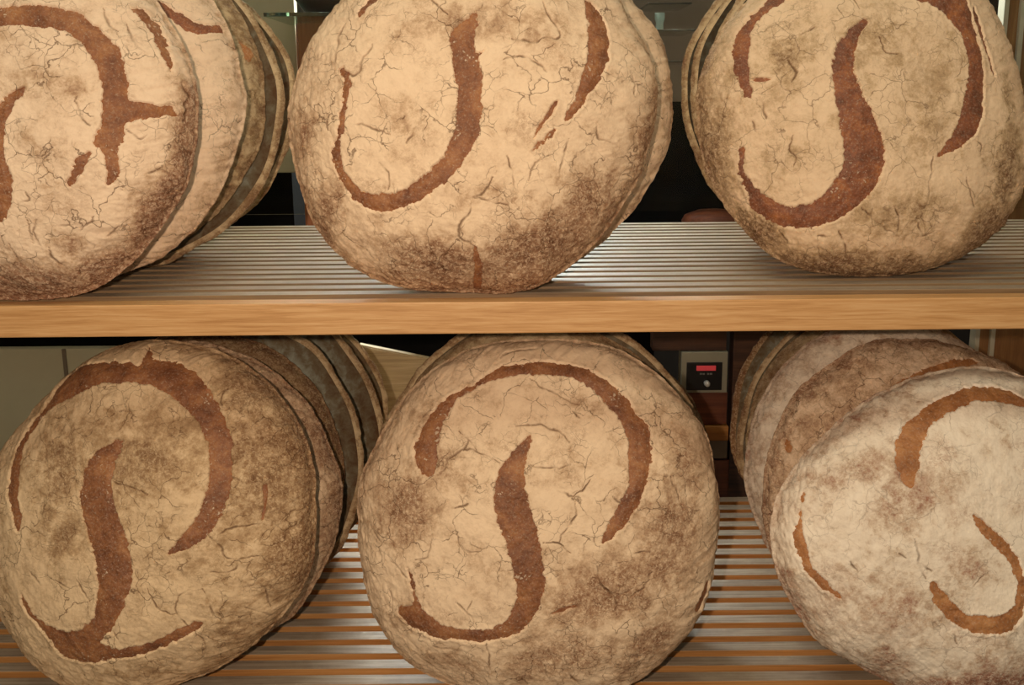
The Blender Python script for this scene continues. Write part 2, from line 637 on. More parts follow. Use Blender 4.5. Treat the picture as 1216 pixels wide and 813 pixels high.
def on_loaf(lf, px):
    """photo position -> loaf-local x, y on its domed face"""
    d = ray(*px)
    z = HD
    for _ in range(12):
        P = lf.C + lf.n * z
        h = CAM + d * (np.dot(P - CAM, lf.n) / np.dot(d, lf.n))
        x, y = np.dot(h - lf.C, lf.r), np.dot(h - lf.C, lf.u)
        rho = math.hypot(x, y) / float(lf.radius(np.array([math.atan2(y, x)]))[0])
        z = 0.5 * z + 0.5 * float(dome_z(np.array([min(rho, 0.995)]), lf.pn, lf.pm)[0])
    return (x, y)


def crop(pts, s, ox, oy):
    return [(ox + p[0] / s, oy + p[1] / s) for p in pts]


def add_score(lf, pts, s, ox, oy, fine=1.0, per=5):
    poly = catmull([on_loaf(lf, p) for p in crop(pts, s, ox, oy)], per)
    lf.scores.append((poly, fine))


def add_cracks(lf, lines, s, ox, oy, w=0.0007):
    for ln in lines:
        ww = w
        if isinstance(ln[0], (int, float)):
            ww, ln = ln[0] * 0.62, ln[1:]
        poly = catmull([on_loaf(lf, p) for p in crop(ln, s, ox, oy)], 3, False)
        lf.cracks.append((poly, ww))


def add_bran(lf, blobs, s, ox, oy):
    for (x, y, rx, ry, deg, st) in blobs:
        c = on_loaf(lf, crop([(x, y)], s, ox, oy)[0])
        k = 0.90 / s / F                     # photo pixels to metres at the loaf's distance
        lf.bran.append((c[0], c[1], rx * k, ry * k, math.radians(-deg), st))


def place(lf, name_mats, label, group, n_r=250, n_p=900, base=None):
    crust_m, score_m, zs = name_mats
    cm, bm_, parts = lf.meshes(n_r, n_p)
    M = Matrix(((lf.r[0], lf.u[0], lf.n[0], lf.C[0]),
                (lf.r[1], lf.u[1], lf.n[1], lf.C[1]),
                (lf.r[2], lf.u[2], lf.n[2], lf.C[2]), (0, 0, 0, 1)))
    co = np.empty(len(cm.vertices) * 3, np.float32)
    cm.vertices.foreach_get('co', co)
    co = co.reshape(-1, 3)
    low = (co @ np.array([lf.r[2], lf.u[2], lf.n[2]]) + lf.C[2]).min()
    M.translation.z += (zs - low) + 0.0002
    o = link('bread_loaf', cm, crust_m)
    o.matrix_world = M
    tag(o, label, 'bread', group)
    link('bottom_crust', bm_, base or BASE, o)
    for k, p in enumerate(parts):
        if p is not None:
            link('score_mark', p, score_m, o)
    return o


BASE = base_mat()
BASE_SHADED = base_mat('bottom_crust_shaded', 0.38)  # same bottom crust, shade between stacked loaves painted into its colour
FL, TN, BK, DK = srgb(244, 211, 174), srgb(206, 170, 134), srgb(154, 114, 84), srgb(112, 74, 52)
M_warm = crust_mat('floured_crust_cream', FL, TN, BK, DK, 0.0, 1.0, 0.3)
M_ul = crust_mat('floured_crust_pale_cream', srgb(245, 213, 179), TN, srgb(154, 112, 84), DK, -0.03, 1.0, 1.3)
M_ur = crust_mat('floured_crust_dusky', srgb(240, 206, 168), srgb(198, 164, 124), srgb(144, 112, 80), DK, 0.01, 0.9, 2.1, 0.8)
M_ll = crust_mat('floured_crust_tan', srgb(236, 202, 160), srgb(188, 152, 112), srgb(140, 104, 72), DK, 0.05, 0.85, 3.7)
M_lr = crust_mat('floured_crust_white', srgb(249, 229, 204), srgb(211, 184, 155), srgb(166, 118, 94), srgb(116, 72, 52), -0.02, 1.05, 4.4, 0.45)
M_back = crust_mat('floured_crust_mottled', srgb(206, 180, 142), srgb(160, 130, 94), srgb(122, 88, 60), DK, 0.12, 1.1, 5.2, 0.6)
S_red = score_mat('baked_slash_brown', srgb(112, 66, 41), srgb(145, 91, 56), srgb(174, 118, 74))
S_or = score_mat('baked_slash_ginger', srgb(140, 88, 50), srgb(174, 114, 66), srgb(196, 138, 86), 0.62, 2.0)
S_dk = score_mat('baked_slash_dark', srgb(104, 62, 42), srgb(138, 82, 54), srgb(174, 108, 62), 0.64, 4.0)
UP, LO = 0.0, -GAP
RAD = math.radians

# ---------- upper middle loaf
s2 = 2.032
c2 = (s2, 320, 0)
o_px = crop([(830, -40), (872, 60), (905, 110), (925, 160), (934, 220), (931, 280), (918, 350), (893, 430), (850, 510), (800, 580),
             (725, 650), (640, 695), (560, 710), (480, 711), (400, 706), (300, 692), (220, 662), (160, 618), (105, 550), (65, 440),
             (45, 340), (45, 250), (60, 190), (85, 125), (120, 70), (165, 10)], *c2) + [(455, -45), (510, -75), (565, -84), (620, -77), (675, -52)]
uc = traced_loaf(1.0, o_px, (560, 132), RAD(15), RAD(2), UP)
add_score(uc, [(498, 36), (500, 60), (496, 100), (500, 130), (518, 124), (510, 140), (506, 150), (514, 200), (513, 250), (510, 300),
               (500, 340), (480, 375), (450, 415), (415, 450), (370, 485), (320, 505), (270, 517), (230, 505), (195, 480), (172, 450),
               (155, 410), (147, 380), (150, 350), (160, 335), (170, 345), (170, 380), (178, 415), (200, 445), (230, 468), (275, 473),
               (320, 462), (360, 440), (395, 412), (425, 375), (440, 340), (450, 300), (455, 250), (452, 200), (445, 160), (436, 110),
               (440, 80), (465, 55)], *c2)
add_score(uc, [(160, 345), (166, 300), (173, 250), (178, 205), (168, 172), (182, 170), (194, 182), (194, 215), (187, 260), (180, 300), (168, 345)], *c2)
add_score(uc, [(765, 0), (790, 15), (808, 45), (818, 75), (823, 110), (818, 150), (800, 190), (775, 230), (745, 270), (715, 300),
               (722, 270), (740, 240), (752, 200), (763, 160), (768, 110), (770, 60), (766, 25)], *c2)
add_score(uc, [(692, 318), (665, 350), (636, 368), (650, 345), (672, 328)], *c2)
add_score(uc, [(696, 250), (678, 285), (655, 315), (640, 340), (645, 318), (668, 280), (685, 255)], *c2, fine=0.6)
add_score(uc, [(275, -8), (240, 20), (222, 46), (214, 42), (230, 12), (258, -20)], *c2)
add_score(uc, [(500, 600), (512, 640), (514, 690), (498, 700), (494, 650), (492, 610)], *c2, fine=1.3)
add_cracks(uc, [[0.0014, (180, 172), (200, 185), (222, 172), (228, 145), (245, 122), (248, 112)], [0.0013, (186, 60), (166, 90), (160, 130), (156, 178)],
                [(660, 10), (672, 40), (695, 70), (700, 95), (660, 100)], [(585, 95), (625, 105), (660, 100)], [(565, 150), (600, 140), (655, 160), (668, 178)],
                [0.0014, (490, 480), (478, 520), (460, 550), (465, 580), (500, 600)], [(490, 480), (530, 490), (575, 500)], [(575, 380), (590, 440), (585, 495)],
                [(625, 440), (640, 400), (660, 380)], [(700, 440), (715, 380), (725, 340)], [0.0015, (870, 180), (880, 205), (905, 218)], [(880, 205), (876, 230)],
                [(260, 400), (285, 425), (290, 460)], [(330, 350), (345, 325)], [(790, 300), (800, 340), (835, 350)], [(130, 250), (140, 320)],
                [(390, 5), (430, 40)], [(200, 300), (240, 310), (290, 330)], [(540, 430), (520, 470), (490, 480)]], *c2)
add_bran(uc, [(400, 640, 150, 55, 8, 0.95), (640, 600, 170, 70, -22, 0.95), (780, 500, 110, 70, -45, 0.8), (140, 520, 50, 90, 25, 0.6), (80, 330, 30, 90, 0, 0.45),
              (440, 60, 130, 40, -5, 0.38), (640, 80, 60, 40, 0, 0.3), (560, 480, 90, 30, 10, 0.35), (320, 300, 50, 50, 0, 0.18), (900, 350, 30, 120, 10, 0.45), (560, 690, 220, 30, 0, 0.8)], *c2)
place(uc, (M_warm, S_red, UP), 'front loaf of the upper middle stack, cream floured with a hook-shaped brown slash', 'loaves on the upper shelf')

# ---------- upper left loaf
s1 = 2.0325
c1 = (s1, 0, 0)
o_px = [(187, 0), (205, 28), (222, 60), (231, 95), (234, 123), (231, 172), (222, 215), (205, 252), (182, 285), (152, 318), (113, 343), (74, 354),
        (30, 357), (0, 356), (-50, 346), (-100, 322), (-145, 286), (-180, 235), (-197, 180), (-201, 130), (-193, 80), (-172, 25), (-140, -18),
        (-100, -52), (-50, -78), (10, -88), (70, -80), (125, -56), (160, -30)]
ul = traced_loaf(2.0, o_px, (16, 136), RAD(15), RAD(-4), UP)
add_score(ul, [(-240, 170), (-190, 110), (-120, 55), (-60, 28), (0, 15), (60, 12), (120, 15), (180, 30), (225, 55), (262, 90), (290, 130), (303, 175), (308, 215),
               (312, 240), (345, 243), (385, 252), (408, 250), (420, 275), (395, 279), (360, 283), (325, 291), (302, 300), (295, 330), (287, 360), (288, 395),
               (280, 425), (260, 445), (258, 420), (254, 385), (245, 362), (226, 345), (232, 315), (245, 290), (249, 260), (245, 215), (235, 165), (205, 115), (165, 80), (120, 66),
               (60, 60), (0, 62), (-60, 78), (-115, 108), (-170, 150), (-215, 195)], *c1)
add_score(ul, [(222, 366), (208, 392), (188, 425), (162, 448), (172, 415), (186, 385), (204, 372)], *c1)
add_score(ul, [(58, 212), (40, 245), (18, 285), (6, 325), (8, 365), (20, 405), (29, 440), (22, 490), (5, 530), (-30, 565), (-90, 590), (-95, 570), (-55, 545), (-40, 500),
               (-30, 450), (-34, 380), (-28, 320), (-12, 268), (12, 232), (38, 215)], *c1)
add_score(ul, [(312, 17), (345, 22), (375, 45), (395, 75), (405, 105), (412, 140), (410, 168), (400, 150), (385, 125), (372, 90), (355, 55), (332, 32)], *c1)
add_cracks(ul, [[(185, 235), (195, 280), (215, 300)], [(60, 530), (70, 570), (75, 590)], [(20, 590), (35, 620), (45, 640)], [0.0013, (115, 595), (125, 625), (150, 640)],
                [(140, 545), (165, 540)], [(190, 555), (215, 535), (225, 520)], [(255, 570), (285, 545)], [(300, 310), (330, 330), (350, 325)], [(250, 20), (265, 60), (285, 75)],
                [(310, 55), (320, 100), (345, 120)], [(40, 490), (65, 480), (60, 460)], [(95, 600), (80, 560), (85, 530)], [(340, 420), (380, 400)], [(430, 190), (440, 240), (432, 290)],
                [(235, 240), (250, 290), (250, 300)]], *c1)
add_bran(ul, [(60, 690, 190, 48, 2, 1.0), (250, 660, 110, 45, -28, 0.95), (390, 520, 50, 130, 32, 0.85), (440, 330, 26, 130, 5, 0.7), (150, 210, 60, 30, 20, 0.35),
              (90, 180, 60, 40, 0, 0.25), (110, 370, 50, 40, 30, 0.3), (170, 460, 70, 40, 0, 0.3), (30, 60, 200, 60, 0, 0.1), (170, 590, 40, 35, 40, 0.5), (280, 540, 60, 25, -20, -0.2)], *c1)
place(ul, (M_ul, S_red, UP), 'front loaf of the upper left stack, broad arched slash with a side spur', 'loaves on the upper shelf')

# ---------- upper right loaf
s3 = 2.033
c3 = (s3, 700, 0)
o_px = [(828, 110), (827, 140), (830, 170), (837, 204), (848, 228), (868, 258), (892, 285), (916, 306), (946, 319), (975, 326), (1015, 329), (1054, 328), (1093, 324),
        (1128, 312), (1162, 294), (1192, 268), (1208, 236), (1216, 206), (1218, 178), (1216, 148), (1210, 108), (1200, 64), (1184, 30), (1164, -2), (1130, -32), (1080, -55),
        (1022, -62), (965, -52), (920, -30), (882, 8), (857, 38), (838, 72)]
ur = traced_loaf(3.0, o_px, (1022, 134), RAD(15), RAD(3), UP)
add_score(ur, [(662, 53), (672, 60), (655, 90), (641, 130), (641, 180), (660, 230), (690, 285), (706, 330), (711, 380), (702, 430), (682, 465), (650, 500), (610, 530),
               (560, 550), (510, 558), (460, 549), (420, 532), (393, 505), (377, 470), (363, 430), (357, 395), (360, 370), (372, 350), (376, 370), (373, 400), (382, 435),
               (405, 465), (440, 490), (480, 503), (530, 497), (570, 470), (598, 435), (616, 395), (612, 345), (604, 290), (594, 240), (588, 190), (590, 140), (605, 105), (628, 75)], *c3)
add_score(ur, [(500, -25), (470, 5), (438, 28), (410, 58), (390, 88), (385, 130), (386, 180), (390, 215), (393, 242), (378, 236), (362, 205), (350, 170), (348, 130), (355, 95),
               (380, 55), (415, 20), (440, -10), (465, -40)], *c3)
add_score(ur, [(770, -30), (785, 0), (830, 20), (870, 50), (900, 90), (915, 140), (917, 190), (908, 240), (895, 290), (870, 340), (838, 384), (880, 370), (915, 345), (940, 310),
               (955, 260), (958, 200), (950, 140), (937, 80), (920, 30), (905, -5), (880, -40), (820, -60)], *c3)
add_score(ur, [(390, 199), (415, 194), (440, 197), (415, 203)], *c3, fine=0.4)
add_score(ur, [(930, 20), (948, 60), (958, 100), (972, 150), (984, 190), (972, 165), (958, 125), (944, 85), (930, 45)], *c3, fine=0.7)
add_cracks(ur, [[(490, 330), (485, 365), (497, 385), (495, 410)], [(415, 250), (425, 275), (428, 290)], [(640, 0), (655, 25)], [0.0013, (605, 560), (615, 590), (625, 625)],
                [(830, 385), (820, 440), (808, 500)], [(735, 500), (745, 530), (740, 580)], [(925, 340), (945, 360), (942, 375)], [(655, 505), (700, 545), (745, 575)],
                [(390, 300), (400, 320)], [(530, 80), (545, 70)], [0.0013, (555, 575), (580, 572)], [(910, 430), (915, 480), (930, 510)], [(480, 150), (500, 180), (490, 205)], [(460, 560), (480, 590)],
                [(790, 540), (800, 570), (830, 560)], [(700, 90), (720, 130), (760, 130)]], *c3)
add_bran(ur, [(300, 350, 60, 160, 0, 0.5), (280, 150, 40, 90, 20, 0.4), (480, 150, 60, 90, 20, 0.42), (690, 110, 90, 70, 0, 0.3), (470, 390, 60, 60, 0, 0.3), (760, 520, 130, 60, -10, 0.42),
              (640, 640, 220, 40, 0, 0.75), (960, 560, 90, 60, -40, 0.85), (1010, 420, 40, 130, 10, 0.65), (840, 280, 80, 140, 20, 0.32), (400, 560, 70, 60, 40, 0.6), (800, 200, 90, 120, 0, 0.22), (1015, 240, 25, 120, -5, 0.4)], *c3)
place(ur, (M_ur, S_dk, UP), 'front loaf of the upper right stack, dusky with a complete dark S-shaped slash', 'loaves on the upper shelf')

# ---------- lower left loaf
s4 = 1.877
c4 = (s4, 0, 380)
o_px = [(376, 595), (376, 566), (367, 530), (351, 497), (331, 468), (307, 442), (277, 423), (250, 412), (213, 405), (170, 406), (133, 412), (106, 427), (80, 446), (53, 470), (27, 498), (8, 522),
        (-8, 555), (-19, 595), (-20, 640), (-14, 690), (0, 733), (27, 772), (53, 795), (90, 815), (140, 830), (185, 828), (213, 812), (256, 796), (288, 775), (320, 748), (346, 718), (365, 688), (373, 655), (376, 620)]
ll = traced_loaf(4.0, o_px, (180, 615), RAD(14), RAD(-5), LO)
add_score(ll, [(275, 263), (265, 290), (250, 330), (245, 380), (255, 420), (275, 470), (290, 520), (292, 570), (285, 610), (270, 650), (250, 685), (232, 705), (222, 718), (260, 730), (300, 727),
               (345, 715), (390, 692), (440, 674), (455, 680), (420, 700), (380, 722), (345, 738), (300, 750), (250, 755), (200, 762), (150, 752), (130, 735), (100, 700), (70, 670), (45, 630), (46, 610),
               (65, 648), (95, 675), (140, 693), (180, 688), (205, 665), (215, 635), (218, 600), (215, 560), (205, 510), (185, 455), (175, 400), (180, 350), (205, 300), (242, 275)], *c4)
add_score(ll, [(375, 520), (400, 490), (425, 460), (445, 425), (460, 390), (465, 340), (465, 290), (450, 240), (425, 205), (390, 175), (350, 150), (300, 138), (250, 140), (200, 150), (150, 175), (100, 205),
               (65, 245), (45, 290), (37, 340), (35, 390), (42, 445), (36, 470), (25, 440), (12, 395), (15, 345), (30, 290), (55, 240), (95, 190), (150, 125), (200, 98), (260, 95), (315, 103), (345, 90),
               (390, 90), (430, 110), (465, 150), (490, 195), (508, 240), (517, 290), (517, 345), (510, 390), (490, 440), (465, 475), (430, 505), (395, 518)], *c4)
add_score(ll, [(586, 370), (596, 368), (596, 410), (588, 445), (582, 440), (588, 405)], *c4, fine=0.4)
add_score(ll, [(330, 60), (340, 80), (345, 100), (318, 102), (322, 80)], *c4)
add_cracks(ll, [[0.0013, (465, 480), (485, 500), (500, 525), (525, 540), (515, 560), (470, 563)], [(525, 540), (540, 532), (590, 525)], [(485, 498), (505, 465), (580, 455)],
                [(450, 600), (465, 630), (475, 660), (470, 655)], [0.0013, (483, 652), (495, 672)], [(545, 640), (600, 660), (640, 650)], [(395, 620), (415, 605), (450, 600)], [(395, 620), (390, 655), (430, 690)],
                [(265, 205), (285, 200), (300, 215)], [(285, 200), (280, 180)], [(165, 570), (180, 600), (200, 630)], [(490, 190), (495, 165), (515, 145)], [(515, 350), (545, 365)], [(510, 395), (517, 402)],
                [(255, 690), (265, 710)], [(330, 600), (350, 640), (390, 655)], [(430, 690), (455, 725), (450, 760)], [(120, 580), (150, 600)], [(60, 560), (85, 590)], [(560, 580), (590, 600), (600, 640)], [(250, 360), (330, 390)]], *c4)
add_bran(ll, [(330, 330, 130, 130, 0, 0.48), (130, 330, 90, 120, 0, 0.5), (590, 330, 110, 200, -5, 0.62), (560, 180, 120, 60, 40, 0.5), (640, 520, 60, 120, 10, 0.6), (130, 480, 70, 70, 0, 0.42), (440, 560, 80, 60, 0, 0.2),
              (520, 700, 90, 60, -40, 0.4), (310, 790, 120, 30, 0, 0.3), (350, 400, 50, 40, 0, -0.2), (120, 640, 60, 40, 0, -0.2), (345, 580, 70, 40, 0, -0.25), (250, 230, 160, 40, 0, 0.3)], *c4)
place(ll, (M_ll, S_red, LO), 'front loaf of the lower left stack, tan with an S slash under a long arch', 'loaves on the lower shelf')

# ---------- lower middle loaf
s5 = 1.878
c5 = (s5, 380, 380)
o_px = crop([(480, 44), (550, 44), (640, 54), (715, 90), (775, 138), (820, 195), (856, 240), (877, 285), (881, 345), (893, 400), (892, 460), (885, 520), (880, 570), (860, 632), (838, 678), (800, 728), (745, 778), (690, 815), (620, 845),
             (550, 855), (470, 856), (390, 848), (330, 834), (270, 812), (228, 792), (180, 755), (140, 700), (110, 640), (95, 570), (85, 490), (82, 420), (90, 350), (115, 290), (150, 225), (200, 155), (260, 105), (330, 65), (400, 48)], *c5)
lc = traced_loaf(5.0, o_px, (640, 618), RAD(15), RAD(0), LO)
add_score(lc, [(470, 258), (462, 300), (455, 340), (460, 390), (475, 440), (490, 500), (498, 560), (498, 610), (485, 650), (460, 685), (430, 703), (395, 712), (350, 718), (300, 716), (250, 708), (210, 690), (180, 668), (172, 648),
               (190, 640), (206, 634), (201, 590), (194, 556), (206, 580), (216, 622), (235, 655), (270, 680), (310, 692), (350, 694), (390, 688), (420, 665), (437, 630), (437, 590), (430, 550), (420, 510), (400, 460), (388, 410), (390, 360),
               (410, 320), (440, 285)], *c5)
add_score(lc, [(626, 502), (640, 465), (660, 430), (680, 390), (688, 350), (690, 300), (685, 255), (665, 215), (635, 180), (600, 150), (560, 130), (510, 122), (460, 122), (410, 128), (370, 138), (330, 160), (300, 185), (280, 220), (265, 255),
               (262, 290), (258, 325), (245, 352), (225, 345), (212, 320), (210, 285), (225, 245), (255, 200), (285, 172), (330, 150), (370, 120), (410, 102), (470, 95), (530, 97), (590, 108), (640, 135), (680, 170), (715, 215), (738, 250),
               (742, 300), (735, 345), (720, 390), (700, 430), (670, 470), (645, 495)], *c5)
add_score(lc, [(570, 640), (545, 652), (515, 660), (530, 648), (555, 640)], *c5, fine=0.5)
add_score(lc, [(870, 585), (862, 620), (842, 655), (838, 640), (852, 610)], *c5, fine=0.6)
add_cracks(lc, [[0.0012, (265, 355), (290, 310), (330, 290), (365, 300), (400, 322)], [(320, 295), (328, 270)], [(460, 320), (500, 335), (560, 325)], [(330, 410), (300, 420)], [(420, 240), (480, 235), (530, 250), (560, 275)],
                [(565, 395), (570, 440), (540, 480), (530, 500)], [(565, 395), (590, 375), (600, 355)], [(530, 385), (565, 395)], [0.0013, (670, 410), (650, 395)], [0.0014, (300, 630), (330, 655), (345, 675)], [(330, 655), (340, 625)],
                [(372, 720), (378, 770), (385, 800)], [0.0013, (620, 550), (625, 590), (655, 620), (660, 660)], [(655, 620), (700, 600)], [(740, 560), (720, 600), (690, 620)], [0.0014, (545, 750), (560, 790), (575, 810)], [(500, 770), (510, 800)],
                [0.0013, (110, 460), (125, 480), (140, 500)], [(210, 540), (240, 530), (250, 490)], [(160, 540), (180, 560), (195, 580)], [(305, 480), (320, 515), (350, 520)], [(240, 700), (255, 730), (300, 740)], [0.0014, (400, 85), (430, 72), (485, 66)],
                [(150, 600), (160, 640), (150, 665)], [(780, 350), (800, 400)], [(560, 205), (580, 220)], [(400, 560), (430, 560)], [(310, 250), (350, 290)], [(500, 500), (530, 500), (560, 520)], [(470, 130), (510, 160), (580, 190)], [(700, 520), (740, 520)]], *c5)
add_bran(lc, [(640, 620, 150, 90, -20, 0.72), (780, 500, 90, 170, 15, 0.62), (820, 320, 50, 110, -10, 0.5), (560, 740, 170, 60, -15, 0.72), (190, 420, 90, 110, 0, 0.58), (280, 330, 60, 60, 0, 0.42), (250, 250, 50, 70, 20, 0.35), (740, 720, 120, 60, -40, 0.6),
              (330, 780, 110, 40, 10, 0.45), (610, 190, 50, 30, 0, 0.3), (200, 660, 60, 60, 0, 0.3), (480, 560, 100, 60, 0, 0.1), (640, 700, 80, 30, -20, -0.35), (120, 560, 30, 80, -10, -0.3)], *c5)
place(lc, (M_warm, S_red, LO), 'front loaf of the lower middle stack, cream with an S slash under a round arch', 'loaves on the lower shelf')

# ---------- lower right loaf
s6 = 1.878
c6 = (s6, 780, 380)
o_px = crop([(265, 388), (298, 340), (340, 288), (400, 230), (450, 190), (520, 150), (590, 122), (660, 106), (720, 100), (790, 110), (860, 140), (930, 190), (990, 255), (1030, 330), (1052, 420), (1050, 520), (1028, 620), (985, 710), (925, 790),
             (850, 850), (760, 882), (680, 886), (610, 860), (530, 812), (480, 785), (420, 752), (370, 722), (330, 680), (295, 622), (270, 570), (256, 510), (253, 440)], *c6)
lr = traced_loaf(6.0, o_px, (1130, 640), RAD(17), RAD(5), LO)
add_score(lr, [(576, 370), (550, 362), (535, 330), (532, 290), (545, 250), (575, 215), (610, 185), (650, 165), (700, 150), (750, 147), (800, 160), (860, 195), (900, 240), (915, 290), (895, 270), (870, 235), (830, 200), (780, 184), (720, 182), (665, 200), (622, 225),
               (600, 260), (588, 310)], *c6)
add_score(lr, [(706, 436), (722, 444), (760, 475), (795, 515), (815, 560), (822, 610), (815, 655), (795, 685), (750, 700), (700, 695), (655, 670), (625, 635), (612, 605), (616, 585), (638, 600), (670, 640), (710, 660), (760, 658), (790, 640), (802, 605), (800, 570),
               (780, 530), (750, 500), (720, 470)], *c6)
add_score(lr, [(327, 385), (322, 430), (326, 470), (334, 510), (348, 545), (375, 580), (415, 622), (380, 604), (350, 582), (325, 545), (308, 500), (310, 460), (318, 420)], *c6, fine=1.0)
add_cracks(lr, [[0.0016, (578, 490), (585, 540), (605, 575)], [0.0012, (585, 540), (615, 560)], [(660, 700), (668, 720)], [(430, 540), (445, 560)], [(540, 520), (560, 535)], [(700, 600), (730, 570)]], *c6)
add_bran(lr, [(740, 830, 200, 60, -6, 1.0), (560, 400, 110, 70, -10, 0.42), (440, 340, 110, 50, -25, 0.4), (540, 650, 90, 70, 40, 0.42), (700, 560, 70, 40, 0, 0.38), (300, 620, 30, 90, -30, 0.35), (520, 760, 60, 40, 30, 0.55), (660, 380, 50, 40, 0, 0.25),
              (420, 600, 60, 60, 30, 0.3), (500, 200, 120, 40, -25, 0.2), (760, 760, 120, 26, -6, 0.4)], *c6)
place(lr, (M_lr, S_or, LO), 'front loaf of the lower right stack, white-floured with short ginger slashes', 'loaves on the lower shelf')


# ------------------------------------------------------------------ the loaves behind
def behind(front, step, edge_px, edge_y, side, R, zs, seed, mat, label, group, flip=False, alpha=None, n_r=150, n_p=520, scores=(), smat=None, bran=0.0, jitter=0.0, base=None):
    """a loaf standing step metres behind the front one, its side (+1 right, -1 left) rim seen at edge_px, edge_y"""
    al = alpha if alpha is not None else math.asin(front.n[2])
    r, u, n = frame(al, jitter)
    # contact line of the front loaf's bottom plane on the shelf, moved back by step
    Pf = front.C
    Yb = Pf[1] - (Pf[2] - zs) * math.tan(math.asin(front.n[2]))
    zoff = ZW if not flip else -ZW
    P = np.array([0.0, Yb + step, zs])
    Pr = P + n * zoff
    E = unproj_plane((edge_px, edge_y), Pr, n)
    zc = (R) * math.cos(al)                                   # centre height above the shelf
    v = (E[2] - zs) / math.cos(al) - R
    half = math.sqrt(max(R * R - v * v, 0.0))
    X = E[0] - side * half
    C = P + u * R
    C[0] = X
    lf = Loaf(seed, R)
    lf.C, lf.r, lf.u, lf.n = C, r, u, n
    lf.pn, lf.pm, lf.pale = 2.05, 1.55, 0.22
    for sc_ in scores:
        add_score(lf, *sc_)
    if bran:
        lf.bran.append((0, 0, 0.3, 0.3, 0, bran))
    if flip:
        lf.r, lf.n = -r, -n
    return place(lf, (mat, smat or S_red, zs), label, group, n_r, n_p, base)


GU, GL = 'loaves on the upper shelf', 'loaves on the lower shelf'
# upper left stack
behind(ul, 0.077, 302, 120, 1, 0.165, UP, 11.2, M_ul, 'second loaf of the upper left stack, pale face with brown slash at top edge', GU, n_r=220, n_p=760,
       scores=[([(352, -20), (365, 0), (400, 20), (440, 38), (490, 62), (545, 66), (553, 82), (520, 88), (470, 88), (430, 68), (390, 38), (350, 10), (330, -20)], *c1)], smat=S_dk, jitter=RAD(-3))
behind(ul, 0.154, 321, 110, 1, 0.162, UP, 12.4, M_back, 'third loaf of the upper left stack, narrow brown-edged flank showing', GU, n_r=190, n_p=600,
       scores=[([(575, 105), (595, 118), (607, 135), (605, 158), (594, 150), (586, 128)], *c1)], smat=S_or, jitter=RAD(-3))
behind(ul, 0.159, 344, 110, 1, 0.168, UP, 13.1, M_back, 'fourth loaf of the upper left stack, grey bottom facing out', GU, flip=True, jitter=RAD(-4))
behind(ul, 0.236, 353, 130, 1, 0.164, UP, 14.6, M_back, 'rearmost loaf of the upper left stack, thin grey rim showing', GU, flip=True, jitter=RAD(-2))
# upper middle stack
behind(uc, 0.077, 796, 140, 1, 0.169, UP, 15.3, M_warm, 'second loaf of the upper middle stack, cream flank showing at right of the front loaf', GU, n_r=190, n_p=600, jitter=RAD(3))
# upper right stack
behind(ur, 0.006, 822, 130, -1, 0.160, UP, 16.7, M_back, 'second loaf of the upper right stack, thin rim just left of the front loaf', GU, jitter=RAD(3), flip=True, base=BASE_SHADED)
behind(ur, 0.083, 813, 130, -1, 0.160, UP, 17.9, M_back, 'third loaf of the upper right stack, shade-darkened grey band between two pale rims', GU, jitter=RAD(3), flip=True, base=BASE_SHADED)
behind(ur, 0.160, 804, 130, -1, 0.162, UP, 18.2, M_back, 'rearmost loaf of the upper right stack, thin pale outer rim', GU, jitter=RAD(3), flip=True, base=BASE_SHADED)
# lower left stack
behind(ll, 0.077, 408, 600, 1, 0.164, LO, 19.5, M_warm, 'second loaf of the lower left stack, cream flank and rim behind the tan front loaf', GL, n_r=190, n_p=600, bran=0.35, jitter=RAD(-4))
behind(ll, 0.154, 411, 560, 1, 0.161, LO, 20.3, M_back, 'third loaf of the lower left stack, reddish brown flank showing', GL, bran=0.4, jitter=RAD(-3))
behind(ll, 0.159, 436, 520, 1, 0.166, LO, 21.8, M_back, 'fourth loaf of the lower left stack, broad grey bottom facing out', GL, flip=True, jitter=RAD(-4))
behind(ll, 0.236, 457, 490, 1, 0.167, LO, 22.4, M_back, 'fifth loaf of the lower left stack, grey bottom with brown edge', GL, flip=True, jitter=RAD(-3))
behind(ll, 0.313, 461, 470, 1, 0.161, LO, 23.9, M_back, 'rearmost loaf of the lower left stack, thin brown rim beside the tan board', GL, flip=True, jitter=RAD(-2))
# lower middle stack
behind(lc, 0.077, 803, 470, 1, 0.172, LO, 24.2, M_back, 'second loaf of the lower middle stack, grey-green flank at upper right', GL, jitter=RAD(1))
behind(lc, 0.082, 504, 428, -1, 0.178, LO, 25.1, M_back, 'third loaf of the lower middle stack, grey bottom edge at upper left', GL, flip=True, jitter=RAD(1))
behind(lc, 0.159, 821, 478, 1, 0.155, LO, 26.6, M_back, 'rearmost loaf of the lower middle stack, grey-green rim beside the control box', GL, flip=True, jitter=RAD(1))
